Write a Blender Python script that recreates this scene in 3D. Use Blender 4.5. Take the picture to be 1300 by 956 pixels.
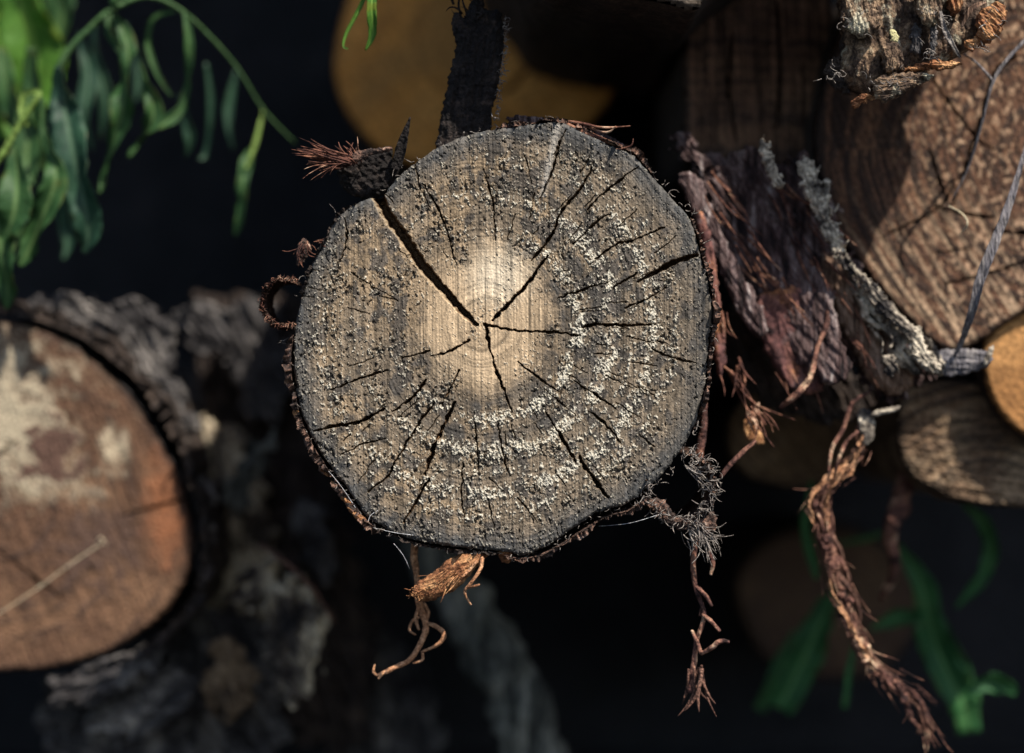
import bpy, math, random
import numpy as np
from mathutils import Vector

random.seed(7); RNG = np.random.RandomState(11)
for o in list(bpy.data.objects): bpy.data.objects.remove(o)
scene = bpy.context.scene; COL = scene.collection

# ------------------------------------------------------------------ camera
DIST, LENS = 1.275, 85.0                       # metres to the sawn face in focus, mm
cam_d = bpy.data.cameras.new('camera'); cam = bpy.data.objects.new('camera', cam_d); COL.objects.link(cam)
cam.location = (0, -DIST, 0); cam.rotation_euler = (math.radians(90), 0, 0)
cam_d.lens = LENS; cam_d.sensor_width = 36; cam_d.clip_start = .05; cam_d.clip_end = 500
cam_d.dof.use_dof = True; cam_d.dof.focus_distance = DIST - .002; cam_d.dof.aperture_fstop = 2.2
scene.camera = cam
# ------------------------------------------------------------------ light
SUN = Vector((.38, -.46, .80)).normalized()
world = bpy.data.worlds.new('World'); scene.world = world; world.use_nodes = True
wn = world.node_tree; bg = wn.nodes['Background']
sky = wn.nodes.new('ShaderNodeTexSky'); sky.sky_type = 'NISHITA'; sky.sun_disc = False
sky.sun_elevation = math.asin(SUN.z); sky.sun_rotation = math.atan2(SUN.x, SUN.y)
wn.links.new(sky.outputs[0], bg.inputs[0]); bg.inputs[1].default_value = .10
sd_ = bpy.data.lights.new('sun', 'SUN'); so = bpy.data.objects.new('sun', sd_); COL.objects.link(so)
sd_.energy = 5; sd_.angle = math.radians(.5); sd_.color = (1, .93, .82)
so.rotation_euler = SUN.to_track_quat('Z', 'Y').to_euler(); so.location = (1, -1, 2)
vs = scene.view_settings; vs.view_transform = 'Standard'; vs.look = 'None'; vs.exposure = .55; vs.gamma = 1

# ------------------------------------------------------------------ helpers
def S(d): return (DIST + d) * 36 / LENS / 1300      # metres that one photo pixel covers, d metres behind the sawn face
def P(px, py, d=0.):
    s = S(d); return ((px - 650) * s, d, (478 - py) * s)

_perm = RNG.permutation(256); _perm = np.concatenate([_perm] * 3)
_grad = RNG.normal(size=(256, 3)); _grad /= np.linalg.norm(_grad, axis=1)[:, None]
def perlin(x, y, z=0.):
    x, y, z = np.broadcast_arrays(np.asarray(x, float), np.asarray(y, float), np.asarray(z, float))
    xi, yi, zi = np.floor(x).astype(int), np.floor(y).astype(int), np.floor(z).astype(int)
    xf, yf, zf = x - xi, y - yi, z - zi; xi &= 255; yi &= 255; zi &= 255
    f = lambda t: t * t * t * (t * (t * 6 - 15) + 10)
    u, v, w = f(xf), f(yf), f(zf)
    def g(a, b, c):
        h = _perm[_perm[_perm[xi + a] + yi + b] + zi + c]
        q = _grad[h]; return q[..., 0] * (xf - a) + q[..., 1] * (yf - b) + q[..., 2] * (zf - c)
    L = lambda a, b, t: a + t * (b - a)
    return 1.5 * L(L(L(g(0,0,0), g(1,0,0), u), L(g(0,1,0), g(1,1,0), u), v), L(L(g(0,0,1), g(1,0,1), u), L(g(0,1,1), g(1,1,1), u), v), w)
def fbm(x, y, z=0., oct=4, gain=.5):
    r, a, t = 0, 1., 0.
    for i in range(oct):
        c, s = math.cos(.6 + 1.1*i), math.sin(.6 + 1.1*i); k = 2.03**i
        r = r + a * perlin((c*x - s*y) * k + 3.7*i, (s*x + c*y) * k + 8.1*i, z * k + 17.3 * i); t += a; a *= gain
    return r / t
def sstep(a, b, x):
    t = np.clip((x - a) / (b - a), 0, 1); return t * t * (3 - 2 * t)
def mixc(c, d, m): return c + (np.asarray(d, float) - c) * m[..., None]

def tag(o, label=None, cat=None, group=None, kind=None):
    if label: o['label'] = label
    if cat: o['category'] = cat
    if group: o['group'] = group
    if kind: o['kind'] = kind
    return o
def thing(name, loc, label, cat, group=None):
    o = bpy.data.objects.new(name, None); COL.objects.link(o); o.location = loc; o.empty_display_size = .05
    return tag(o, label, cat, group)
def obj(name, V, F, mat, parent=None, smooth=True, col=None):
    """one mesh object from world coordinates; a part when it has a parent"""
    V = np.asarray(V, float).reshape(-1, 3)
    if parent is not None:
        org = Vector(parent.location)
        if parent.parent: org += parent.parent.location
        org = np.array(org)
    else: org = np.array([V[:, 0].mean(), V[:, 1].mean(), V[:, 2].min()])
    V = V - org
    me = bpy.data.meshes.new(name)
    if isinstance(F, np.ndarray):
        n, k = F.shape
        me.vertices.add(len(V)); me.vertices.foreach_set('co', V.astype(np.float32).ravel())
        me.loops.add(n * k); me.loops.foreach_set('vertex_index', F.astype(np.int32).ravel())
        me.polygons.add(n); me.polygons.foreach_set('loop_start', np.arange(0, n * k, k, dtype=np.int32))
        me.polygons.foreach_set('loop_total', np.full(n, k, dtype=np.int32)); me.update(calc_edges=True)
    else: me.from_pydata([tuple(v) for v in V], [], F)
    me.polygons.foreach_set('use_smooth', [smooth] * len(me.polygons))
    if col is not None:
        a = me.attributes.new('tint', 'FLOAT_COLOR', 'POINT')
        a.data.foreach_set('color', np.concatenate([col, np.ones((len(col), 1))], 1).astype(np.float32).ravel())
    me.materials.append(mat); me.validate(); me.update()
    o = bpy.data.objects.new(name, me); COL.objects.link(o)
    if parent is not None: o.parent = parent
    else: o.location = org
    return o

def spline(pts, n=8, closed=False):
    p = np.asarray(pts, float); out = []; m = len(p)
    for i in range(m if closed else m - 1):
        if closed: a, b, c, d = p[i - 1], p[i], p[(i + 1) % m], p[(i + 2) % m]
        else: a, b, c, d = p[max(i - 1, 0)], p[i], p[i + 1], p[min(i + 2, m - 1)]
        for t in np.arange(n) / n:
            out.append(.5 * (2*b + (c - a)*t + (2*a - 5*b + 4*c - d)*t*t + (3*b - a - 3*c + d)*t**3))
    if not closed: out.append(p[-1])
    return np.array(out)

def seg_dist(X, Y, poly, closed=True):
    best = np.full(X.shape, 1e9); m = len(poly)
    for i in range(m if closed else m - 1):
        a, b = poly[i], poly[(i + 1) % m]; dx, dy = b - a; L = dx*dx + dy*dy + 1e-9
        t = np.clip(((X - a[0])*dx + (Y - a[1])*dy) / L, 0, 1)
        best = np.minimum(best, (X - a[0] - t*dx)**2 + (Y - a[1] - t*dy)**2)
    return np.sqrt(best)
def inside(X, Y, poly):
    r = np.zeros(X.shape, bool); m = len(poly)
    for i in range(m):
        x1, y1 = poly[i]; x2, y2 = poly[(i + 1) % m]
        if y1 == y2: continue
        c = (y1 > Y) != (y2 > Y); r ^= c & (X < (x2 - x1) * (Y - y1) / (y2 - y1) + x1)
    return r
def grid_in(poly, cell, ragged=0., rscale=10., seed=0.):
    x0, y0 = poly.min(0) - 3*cell - ragged; x1, y1 = poly.max(0) + 3*cell + ragged
    X, Y = np.meshgrid(np.arange(x0, x1, cell), np.arange(y0, y1, cell))
    XX, YY = X, Y
    if ragged:
        XX = X + ragged * fbm(X / rscale, Y / rscale, seed + 3.1, 3); YY = Y + ragged * fbm(X / rscale, Y / rscale, seed + 9.7, 3)
    sd = seg_dist(XX, YY, poly) * np.where(inside(XX, YY, poly), 1, -1)
    return X, Y, sd
def quads(keep):
    idx = np.arange(keep.size).reshape(keep.shape)
    k = keep[:-1, :-1] & keep[1:, :-1] & keep[:-1, 1:] & keep[1:, 1:]
    return np.stack([idx[:-1, :-1][k], idx[1:, :-1][k], idx[1:, 1:][k], idx[:-1, 1:][k]], 1)
def compact(V, F, *attrs):
    u, inv = np.unique(F, return_inverse=True)
    return (V[u], inv.reshape(F.shape)) + tuple(a[u] for a in attrs)

def crack_field(X, Y, cracks, wob=2.6, wsc=8.):
    """depth in px that the drying cracks are sunk below the face"""
    D = np.zeros(X.shape)
    for ci, (pts, w, *cap) in enumerate(cracks):
        pts = np.asarray(pts, float); ws = w if isinstance(w, (list, tuple)) else [w*.6] + [w]*(len(pts)-2) + [w*.35]
        q = spline(np.column_stack([pts, ws]), 5)
        m = 6 + max(ws)
        sel = (X > q[:, 0].min()-m) & (X < q[:, 0].max()+m) & (Y > q[:, 1].min()-m) & (Y < q[:, 1].max()+m)
        if not sel.any(): continue
        x, y = X[sel], Y[sel]
        x = x + wob * fbm(x / wsc, y / wsc, ci*1.7, 2); y = y + wob * fbm(x / wsc, y / wsc, ci*1.7 + 50, 3)
        d = np.zeros(x.shape); wv = np.clip(1 + 1.5*fbm(X[sel]/9, Y[sel]/9, ci*2.9 + 7, 3), .3, 1.7) if max(ws) < 7 else np.clip(1 + .5*fbm(X[sel]/8, Y[sel]/8, ci*2.9 + 7, 3), .6, 1.4)
        for i in range(len(q) - 1):
            a, b = q[i], q[i+1]; dx, dy = b[0]-a[0], b[1]-a[1]; L = dx*dx+dy*dy+1e-9
            t = np.clip(((x-a[0])*dx + (y-a[1])*dy) / L, 0, 1)
            r = np.hypot(x-a[0]-t*dx, y-a[1]-t*dy); hw = .5 * np.maximum((a[2] + t*(b[2]-a[2]))*wv, .55)
            d = np.maximum(d, np.clip((hw + .35 - r) / np.maximum(.55*hw, .6), 0, 1) * np.minimum(5 + 9*hw, cap[0] if cap else 55))
        D[sel] = np.maximum(D[sel], d)
    return D

def end_face(name, parent, outline, depth, cell, fun, mat, cracks=(), n=6, rim=5., smooth=False, wob=2.6):
    poly = spline(outline, n, True); X, Y, sd = grid_in(poly, cell, 2.5, 9.)
    cd = crack_field(X, Y, cracks, wob); col, h = fun(X, Y, sd, cd)
    h = h - cd - rim * np.clip(1 - sd / rim, 0, 1.6)**2
    s = S(depth); V = np.stack([(X - 650)*s, depth - h*s, (478 - Y)*s], -1).reshape(-1, 3)
    F = quads(sd > -.7*cell); V, F, C = compact(V, F, col.reshape(-1, 3))
    return obj(name, V, F, mat, parent, smooth, C), poly

def shell(name, parent, poly, depth, length, mat, out=1., amp=4., cuts=40, seed=0., step=2, grow=0.):
    """the round of the log: its outline carried back from the sawn face"""
    p = poly[::step]; c = p.mean(0); m = len(p); rad = np.hypot(*(p - c).T); ang = np.arctan2(p[:, 1]-c[1], p[:, 0]-c[0])
    V = []; s = S(depth); t = np.linspace(0, 1, cuts)**1.4
    for k in t:
        yy = depth + .0035 + k*length
        r = rad + out + grow*k + amp * min(1, .25 + k*8) * (fbm(np.cos(ang)*5, np.sin(ang)*5, seed + k*length*9, 4) + .5*fbm(ang*rad/9, 0*ang, seed + k*length*22, 3))
        V.append(np.column_stack([(c[0] + r*np.cos(ang) - 650)*s, np.full(m, yy), (478 - c[1] - r*np.sin(ang))*s]))
    V = np.concatenate(V); F = []
    for i in range(cuts - 1):
        for j in range(m):
            a, b = i*m + j, i*m + (j+1) % m; F.append((a, a+m, b+m, b))
    F.append(tuple(range((cuts-1)*m, cuts*m)))
    return obj(name, V, F, mat, parent)

def slab(name, parent, outline, depth, thick, mat, cell=2., amp=4., grain=None, ragged=6., rscale=14., nsc=12., tilt=(0, 0), bow=0., seed=None, n=6, smooth=True, holes=0., oct=5, flat=.35):
    """a piece of bark or splintered wood: ragged outline (photo px), real thickness (px) and a relief that follows its grain (radians)"""
    seed = random.random()*90 if seed is None else seed
    poly = spline(outline, n, True); X, Y, sd = grid_in(poly, cell, ragged, rscale, seed)
    cx, cy = poly.mean(0); dx, dy = X - cx, Y - cy
    if grain is None: u, v = X / nsc, Y / nsc
    else:
        g = (math.cos(grain), math.sin(grain)); u = (dx*g[0] + dy*g[1]) / (nsc*5); v = (-dx*g[1] + dy*g[0]) / nsc
    e = np.clip(sd / max(thick*flat*2, 1), 0, 1); dome = np.sqrt(np.clip(1 - (1-e)**2, 0, 1))
    nz = fbm(u, v, seed, oct, .58); rid = 1 - 2*np.abs(fbm(u*.8, v*.8, seed + 31, 3))
    h = thick*.5*dome + amp*(nz + .45*rid)*np.clip(sd/4, 0, 1) + bow*((dx*dx + dy*dy) / (np.ptp(poly, 0).max()**2))
    off = tilt[0]*dx + tilt[1]*dy
    back = -thick*.5*dome + bow*((dx*dx + dy*dy) / (np.ptp(poly, 0).max()**2)) + .4*amp*fbm(u, v, seed + 55, 3)*np.clip(sd/4, 0, 1)
    keep = sd > 0
    if holes: keep &= fbm(u*1.3, v*1.3, seed + 77, 3) < holes
    s = S(depth)
    A = np.stack([(X-650)*s, depth - (h+off)*s, (478-Y)*s], -1).reshape(-1, 3); B = np.stack([(X-650)*s, depth - (back+off)*s, (478-Y)*s], -1).reshape(-1, 3)
    F = quads(keep)
    e4 = np.concatenate([F[:, [0, 1]], F[:, [1, 2]], F[:, [2, 3]], F[:, [3, 0]]]); key = np.sort(e4, 1); kk = key[:, 0].astype(np.int64)*X.size + key[:, 1]
    _, inv, cnt = np.unique(kk, return_inverse=True, return_counts=True); be = e4[cnt[inv] == 1]; N = X.size
    side = np.stack([be[:, 1], be[:, 0], be[:, 0] + N, be[:, 1] + N], 1)
    F = np.concatenate([F, F[:, ::-1] + N, side]); V = np.concatenate([A, B]); V, F = compact(V, F)
    return obj(name, V, F, mat, parent, smooth)

def tube_geo(pts, rad, segs=6, bump=0., seed=0., base=0, sub=5):
    """pts: (px, py, depth) ; rad in px"""
    p = np.asarray(pts, float); rr = np.asarray(rad, float) if np.ndim(rad) else np.full(len(p), float(rad))
    q = spline(np.column_stack([p, rr]), sub); W = np.array([P(*r[:3]) for r in q]); R = np.array([max(r[3], .15)*S(r[2]) for r in q])
    T = np.gradient(W, axis=0); T /= np.linalg.norm(T, axis=1)[:, None] + 1e-12
    V, F = [], []; up = np.array([0, 1, 0.]) if abs(T[0][1]) < .9 else np.array([1., 0, 0])
    for i in range(len(W)):
        a = np.cross(T[i], up); a /= np.linalg.norm(a) + 1e-12; b = np.cross(a, T[i]); up = b
        for k in range(segs):
            th = 2*math.pi*k/segs
            r = R[i] * (1 + bump*float(perlin(math.cos(th)*1.3 + seed, math.sin(th)*1.3, i*.45 + seed)))
            V.append(W[i] + r*(math.cos(th)*a + math.sin(th)*b))
    n = len(W)
    for i in range(n-1):
        for k in range(segs):
            F.append((base+i*segs+k, base+i*segs+(k+1) % segs, base+(i+1)*segs+(k+1) % segs, base+(i+1)*segs+k))
    F.append(tuple(base+k for k in range(segs))[::-1]); F.append(tuple(base+(n-1)*segs+k for k in range(segs)))
    return V, F
def tubes(name, parent, lst, mat, segs=6, bump=0., smooth=True, sub=5):
    V, F = [], []
    for i, (pts, rad) in enumerate(lst):
        v, f = tube_geo(pts, rad, segs, bump, i*3.7, len(V), sub); V += v; F += f
    return obj(name, V, F, mat, parent, smooth)
def fibres(start, direc, count, length, spread, rad, curl=.4, jitter=6., depth=0., dj=.006):
    out = []
    for i in range(count):
        x = start[0] + random.gauss(0, jitter); y = start[1] + random.gauss(0, jitter*.7); d = depth + random.uniform(-dj, dj)
        a = direc + random.gauss(0, spread); L = length*random.uniform(.4, 1.15); pts = [(x, y, d)]; da = random.gauss(0, curl)
        for k in range(4):
            x += math.cos(a)*L/4; y += math.sin(a)*L/4; d += random.gauss(-.0006, .0015); a += da + random.gauss(0, curl*.5); pts.append((x, y, d))
        r = rad*random.uniform(.5, 1.3); out.append((pts, [r, r, r*.9, r*.7, r*.3]))
    return out
def ribbon(name, parent, pts, widths, mat, fold=.25, wave=.12, turn=0., thick=.5, sub=7, seed=0., across=9):
    """a leaf or sliver: a thin closed sheet along a mid line (px, py, depth), folded at the mid rib"""
    q = spline(np.column_stack([np.asarray(pts, float), np.asarray(widths, float)]), sub)
    W = np.array([P(*r[:3]) for r in q]); T = np.gradient(W, axis=0); T /= np.linalg.norm(T, axis=1)[:, None] + 1e-12
    n = len(W); top, bot = [], []; mid = across // 2
    for i in range(n):
        view = np.array([0, -1., 0]); a = np.cross(view, T[i]); a /= np.linalg.norm(a) + 1e-9; nn = np.cross(T[i], a)
        th = turn*math.sin(i*.35 + seed) + .5*turn; ca, sa = math.cos(th), math.sin(th); a2 = a*ca + nn*sa; n2 = nn*ca - a*sa
        hw = .5*q[i, 3]*S(q[i, 2])
        for k in range(across):
            t = (k - mid) / mid
            lift = fold*abs(t)*hw + wave*hw*t*t*float(perlin(i*.5 + seed, t*1.5, seed)) * 2
            p = W[i] + a2*t*hw*(1 + .12*float(perlin(i*.8, t*3, seed + 5))) + n2*lift
            top.append(p); bot.append(p - n2*thick*S(q[i, 2])*(1.2 if k == mid else .6))
    N = n*across; V = top + bot; F = []
    for i in range(n-1):
        for k in range(across-1):
            a, b, c, d = i*across+k, i*across+k+1, (i+1)*across+k+1, (i+1)*across+k
            F += [(a, b, c, d), (a+N, d+N, c+N, b+N)]
        for k in (0, across-1):
            a, b = i*across+k, (i+1)*across+k; F.append((a, b, b+N, a+N) if k == 0 else (b, a, a+N, b+N))
    for i in (0, n-1):
        for k in range(across-1):
            a, b = i*across+k, i*across+k+1; F.append((b, a, a+N, b+N) if i == 0 else (a, b, b+N, a+N))
    k_ = np.tile(np.abs(np.arange(across) - mid)/mid, n); c1 = np.column_stack([k_, np.repeat(np.arange(n)/(n-1), across), 0*k_])
    return obj(name, V, F, mat, parent, col=np.concatenate([c1, c1]))

# ------------------------------------------------------------------ materials
def nodes(name):
    m = bpy.data.materials.new(name); m.use_nodes = True; nt = m.node_tree; b = nt.nodes['Principled BSDF']
    return m, nt, b, nt.nodes.new, nt.links.new
def ramp(nt, stops):
    r = nt.nodes.new('ShaderNodeValToRGB'); e = r.color_ramp.elements
    while len(e) < len(stops): e.new(.5)
    for k, (p, c) in enumerate(stops): e[k].position = p; e[k].color = (*c, 1)
    return r
def bark_mat(name, stops, scale=60., stretch=(1, 1, 1), rot=(0, 0, 0), bump=.6, rough=.9, detail=9, bdist=.004, patch=None, grit=(.25, 1.75)):
    m, nt, b, new, link = nodes(name)
    tc = new('ShaderNodeTexCoord'); mp = new('ShaderNodeMapping'); mp.inputs['Scale'].default_value = stretch; mp.inputs['Rotation'].default_value = rot
    link(tc.outputs['Object'], mp.inputs[0])
    n = new('ShaderNodeTexNoise'); n.inputs['Scale'].default_value = scale; n.inputs['Detail'].default_value = detail; n.inputs['Roughness'].default_value = .68; n.inputs['Distortion'].default_value = .4
    link(mp.outputs[0], n.inputs['Vector']); r = ramp(nt, stops); link(n.outputs['Fac'], r.inputs[0]); col = r.outputs[0]
    if patch:                                        # lichen or weathering in spots of its own shape
        n3 = new('ShaderNodeTexNoise'); n3.inputs['Scale'].default_value = patch[1]; n3.inputs['Detail'].default_value = 6; n3.inputs['Roughness'].default_value = .65
        link(tc.outputs['Object'], n3.inputs['Vector']); r3 = ramp(nt, [(patch[2], (0, 0, 0)), (patch[2] + .08, (1, 1, 1))]); link(n3.outputs['Fac'], r3.inputs[0])
        mx = new('ShaderNodeMix'); mx.data_type = 'RGBA'; mx.inputs[7].default_value = (*patch[0], 1); link(r3.outputs[0], mx.inputs[0]); link(col, mx.inputs[6]); col = mx.outputs[2]
    ng = new('ShaderNodeTexNoise'); ng.inputs['Scale'].default_value = max(scale*5, 320); ng.inputs['Detail'].default_value = 5; ng.inputs['Roughness'].default_value = .75; link(mp.outputs[0], ng.inputs['Vector'])
    mr = new('ShaderNodeMapRange'); mr.inputs['From Min'].default_value = .32; mr.inputs['From Max'].default_value = .68; mr.inputs['To Min'].default_value = grit[0]; mr.inputs['To Max'].default_value = grit[1]; link(ng.outputs['Fac'], mr.inputs['Value'])
    vm = new('ShaderNodeVectorMath'); vm.operation = 'SCALE'; link(col, vm.inputs[0]); link(mr.outputs[0], vm.inputs['Scale']); col = vm.outputs[0]
    link(col, b.inputs['Base Color']); b.inputs['Roughness'].default_value = rough; b.inputs['Specular IOR Level'].default_value = .25
    n2 = new('ShaderNodeTexNoise'); n2.inputs['Scale'].default_value = scale*4; n2.inputs['Detail'].default_value = 6; link(mp.outputs[0], n2.inputs['Vector'])
    bp = new('ShaderNodeBump'); bp.inputs['Strength'].default_value = bump; bp.inputs['Distance'].default_value = bdist; link(n2.outputs['Fac'], bp.inputs['Height']); link(bp.outputs[0], b.inputs['Normal'])
    return m
def face_mat(name, rough=.85, fine=900., amt=.35):
    """sawn wood: the tint laid down with the grain, broken up by pores"""
    m, nt, b, new, link = nodes(name)
    a = new('ShaderNodeAttribute'); a.attribute_name = 'tint'; tc = new('ShaderNodeTexCoord')
    n = new('ShaderNodeTexNoise'); n.inputs['Scale'].default_value = fine; n.inputs['Detail'].default_value = 4; link(tc.outputs['Object'], n.inputs['Vector'])
    mr = new('ShaderNodeMapRange'); mr.inputs['From Min'].default_value = .25; mr.inputs['From Max'].default_value = .75; mr.inputs['To Min'].default_value = 1 - amt; mr.inputs['To Max'].default_value = 1 + amt
    link(n.outputs['Fac'], mr.inputs['Value']); mx = new('ShaderNodeVectorMath'); mx.operation = 'SCALE'; link(a.outputs['Color'], mx.inputs[0]); link(mr.outputs[0], mx.inputs['Scale'])
    link(mx.outputs[0], b.inputs['Base Color']); b.inputs['Roughness'].default_value = rough; b.inputs['Specular IOR Level'].default_value = .25
    return m
def leaf_mat(name, c1, c2, trans=.35, scale=45.):
    """leaf: pale mid rib, slanting side veins, yellowed spots and dry edge"""
    m, nt, b, new, link = nodes(name); tc = new('ShaderNodeTexCoord'); n = new('ShaderNodeTexNoise'); n.inputs['Scale'].default_value = scale; n.inputs['Detail'].default_value = 6; n.inputs['Roughness'].default_value = .65
    link(tc.outputs['Object'], n.inputs['Vector']); r = ramp(nt, [(.35, c1), (.65, c2)]); link(n.outputs['Fac'], r.inputs[0])
    at = new('ShaderNodeAttribute'); at.attribute_name = 'tint'; sx = new('ShaderNodeSeparateXYZ'); link(at.outputs['Vector'], sx.inputs[0])
    def mix(fac, col, c):
        x = new('ShaderNodeMix'); x.data_type = 'RGBA'; link(fac, x.inputs[0]); link(col, x.inputs[6]); x.inputs[7].default_value = (*c, 1); return x.outputs[2]
    def math_(op, a, v):
        x = new('ShaderNodeMath'); x.operation = op; link(a, x.inputs[0])
        if isinstance(v, (int, float)): x.inputs[1].default_value = v
        else: link(v, x.inputs[1])
        return x.outputs[0]
    rib = ramp(nt, [(.06, (.75,)*3), (.2, (0,)*3)]); link(sx.outputs[0], rib.inputs[0])
    ve = math_('SINE', math_('ADD', math_('MULTIPLY', sx.outputs[1], 95.), math_('MULTIPLY', sx.outputs[0], -9.)), 0.); vr = ramp(nt, [(.78, (0,)*3), (1., (.35,)*3)]); link(ve, vr.inputs[0])
    n2 = new('ShaderNodeTexNoise'); n2.inputs['Scale'].default_value = scale*2.2; n2.inputs['Detail'].default_value = 5; link(tc.outputs['Object'], n2.inputs['Vector'])
    ed = math_('ADD', n2.outputs['Fac'], math_('MULTIPLY', math_('POWER', sx.outputs[0], 5.), .14)); er = ramp(nt, [(.62, (0,)*3), (.74, (.8,)*3)]); link(ed, er.inputs[0])
    col = mix(vr.outputs[0], r.outputs[0], tuple(v*1.6 for v in c2)); col = mix(rib.outputs[0], col, (c2[0]*2.6 + .03, c2[1]*1.9 + .03, c2[2]*2 + .02)); col = mix(er.outputs[0], col, (c2[0]*1.9, c2[1]*.95, c2[2]*.7))
    link(col, b.inputs['Base Color']); b.inputs['Roughness'].default_value = .55; b.inputs['Specular IOR Level'].default_value = .3
    bp = new('ShaderNodeBump'); bp.inputs['Strength'].default_value = .5; bp.inputs['Distance'].default_value = .002; link(n2.outputs['Fac'], bp.inputs['Height']); link(bp.outputs[0], b.inputs['Normal'])
    t = new('ShaderNodeBsdfTranslucent'); link(col, t.inputs[0]); mx = new('ShaderNodeMixShader'); mx.inputs[0].default_value = trans
    link(b.outputs[0], mx.inputs[1]); link(t.outputs[0], mx.inputs[2]); link(mx.outputs[0], nt.nodes['Material Output'].inputs[0])
    return m
M = {}
M['face'] = face_mat('weathered_sawn_wood', .85, 1100, .3)
M['face_soft'] = face_mat('sawn_wood', .8, 420, .55)
M['bark_dark'] = bark_mat('dark_bark', [(.3, (.012, .010, .010)), (.55, (.045, .032, .026)), (.75, (.12, .085, .065))], 90)
M['bark_black'] = bark_mat('blackened_bark', [(.35, (.006, .005, .005)), (.55, (.018, .014, .013)), (.72, (.06, .042, .034))], 110, bump=.9)
M['bark_rim'] = bark_mat('reddish_rim_bark', [(.36, (.014, .011, .011)), (.48, (.06, .038, .03)), (.58, (.19, .105, .075)), (.68, (.42, .32, .25))], 150)
M['bark_grey'] = bark_mat('grey_plated_bark', [(.32, (.012, .010, .011)), (.5, (.06, .055, .055)), (.62, (.2, .18, .165)), (.75, (.42, .37, .31))], 45)
M['bark_pale'] = bark_mat('lichen_blotched_bark', [(.38, (.014, .012, .012)), (.47, (.09, .07, .055)), (.53, (.46, .38, .27)), (.7, (.66, .58, .43))], 24)
M['bark_red'] = bark_mat('red_inner_bark', [(.38, (.02, .011, .012)), (.48, (.10, .043, .040)), (.58, (.18, .080, .062)), (.68, (.42, .18, .07))], 34, patch=((.15, .115, .12), 26, .55))
M['bark_strip'] = bark_mat('stringy_grey_red_bark', [(.40, (.012, .008, .009)), (.49, (.065, .038, .036)), (.58, (.16, .115, .11)), (.68, (.38, .33, .31))], 45, (4, 1, .6), (0, .55, 0))
M['bark_orange'] = bark_mat('orange_brown_torn_bark', [(.3, (.03, .014, .008)), (.48, (.22, .09, .04)), (.62, (.45, .24, .11)), (.8, (.62, .48, .30))], 110)
M['bark_moss'] = bark_mat('lichened_crumbly_bark', [(.3, (.012, .010, .009)), (.48, (.07, .045, .032)), (.6, (.24, .16, .10)), (.75, (.5, .44, .32))], 110, patch=((.42, .38, .28), 60, .55))
M['splinter'] = bark_mat('splintered_brown_wood', [(.38, (.03, .017, .012)), (.5, (.17, .10, .066)), (.66, (.38, .26, .19))], 50, (5, 1, .5), (0, .5, 0))
M['white_fibre'] = bark_mat('bleached_bast', [(.38, (.03, .026, .025)), (.47, (.18, .15, .12)), (.55, (.44, .38, .30)), (.68, (.70, .61, .48))], 75)
M['root'] = bark_mat('red_brown_root', [(.38, (.018, .010, .010)), (.47, (.09, .040, .032)), (.56, (.24, .115, .078)), (.66, (.62, .44, .29))], 55, bump=.9)
M['root_dark'] = bark_mat('dark_root', [(.3, (.03, .016, .014)), (.55, (.14, .07, .05)), (.75, (.30, .17, .12))], 130)
M['root_light'] = bark_mat('orange_root', [(.3, (.20, .085, .04)), (.5, (.42, .21, .11)), (.7, (.6, .36, .21))], 130)
M['fibre_red'] = bark_mat('red_bast_fibre', [(.38, (.03, .013, .011)), (.48, (.10, .04, .028)), (.58, (.23, .105, .065)), (.68, (.48, .33, .23))], 60)
M['fibre_grey'] = bark_mat('grey_bast_fibre', [(.3, (.08, .065, .06)), (.5, (.22, .19, .17)), (.7, (.45, .40, .35))], 200)
M['straw'] = bark_mat('dry_straw', [(.3, (.4, .32, .2)), (.7, (.66, .58, .42))], 120)
M['lichen'] = bark_mat('yellow_lichen', [(.3, (.45, .4, .18)), (.7, (.62, .56, .3))], 200)
M['sliver'] = bark_mat('grey_sliver', [(.3, (.04, .038, .045)), (.5, (.13, .12, .13)), (.7, (.3, .27, .25))], 60, (3, 1, .6))
M['weathered'] = bark_mat('weathered_grey_branch', [(.38, (.02, .022, .02)), (.5, (.10, .10, .085)), (.62, (.26, .25, .21))], 30, (3, 1, .5), (0, -.45, 0))
M['old_wood'] = bark_mat('rotting_brown_wood', [(.3, (.03, .02, .013)), (.5, (.15, .10, .06)), (.68, (.34, .24, .15))], 30, (1, 1, 2.2))
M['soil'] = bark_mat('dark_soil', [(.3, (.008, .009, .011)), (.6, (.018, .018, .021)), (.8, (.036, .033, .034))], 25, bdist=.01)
M['leaf'] = leaf_mat('green_leaf', (.022, .068, .022), (.05, .125, .036), .35)
M['leaf_bright'] = leaf_mat('bright_leaf', (.06, .17, .02), (.11, .26, .035), .45)
M['leaf_dark'] = leaf_mat('bluish_leaf', (.012, .042, .026), (.026, .075, .04), .25)
M['grass'] = leaf_mat('grass_blade', (.02, .09, .03), (.045, .16, .05), .35)
M['stem'] = bark_mat('green_stem', [(.3, (.10, .17, .03)), (.7, (.17, .25, .06))], 60, grit=(.75, 1.25), rough=.6)
M['stem_shaded'] = bark_mat('shaded_green_stem', [(.3, (.03, .075, .025)), (.7, (.06, .12, .04))], 60, grit=(.7, 1.3), rough=.6)  # darker copy of the stem green: shade on the arching stem put into colour
M['web'] = bark_mat('spider_silk', [(.3, (.6, .6, .62)), (.7, (.75, .75, .77))], 50)

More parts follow.
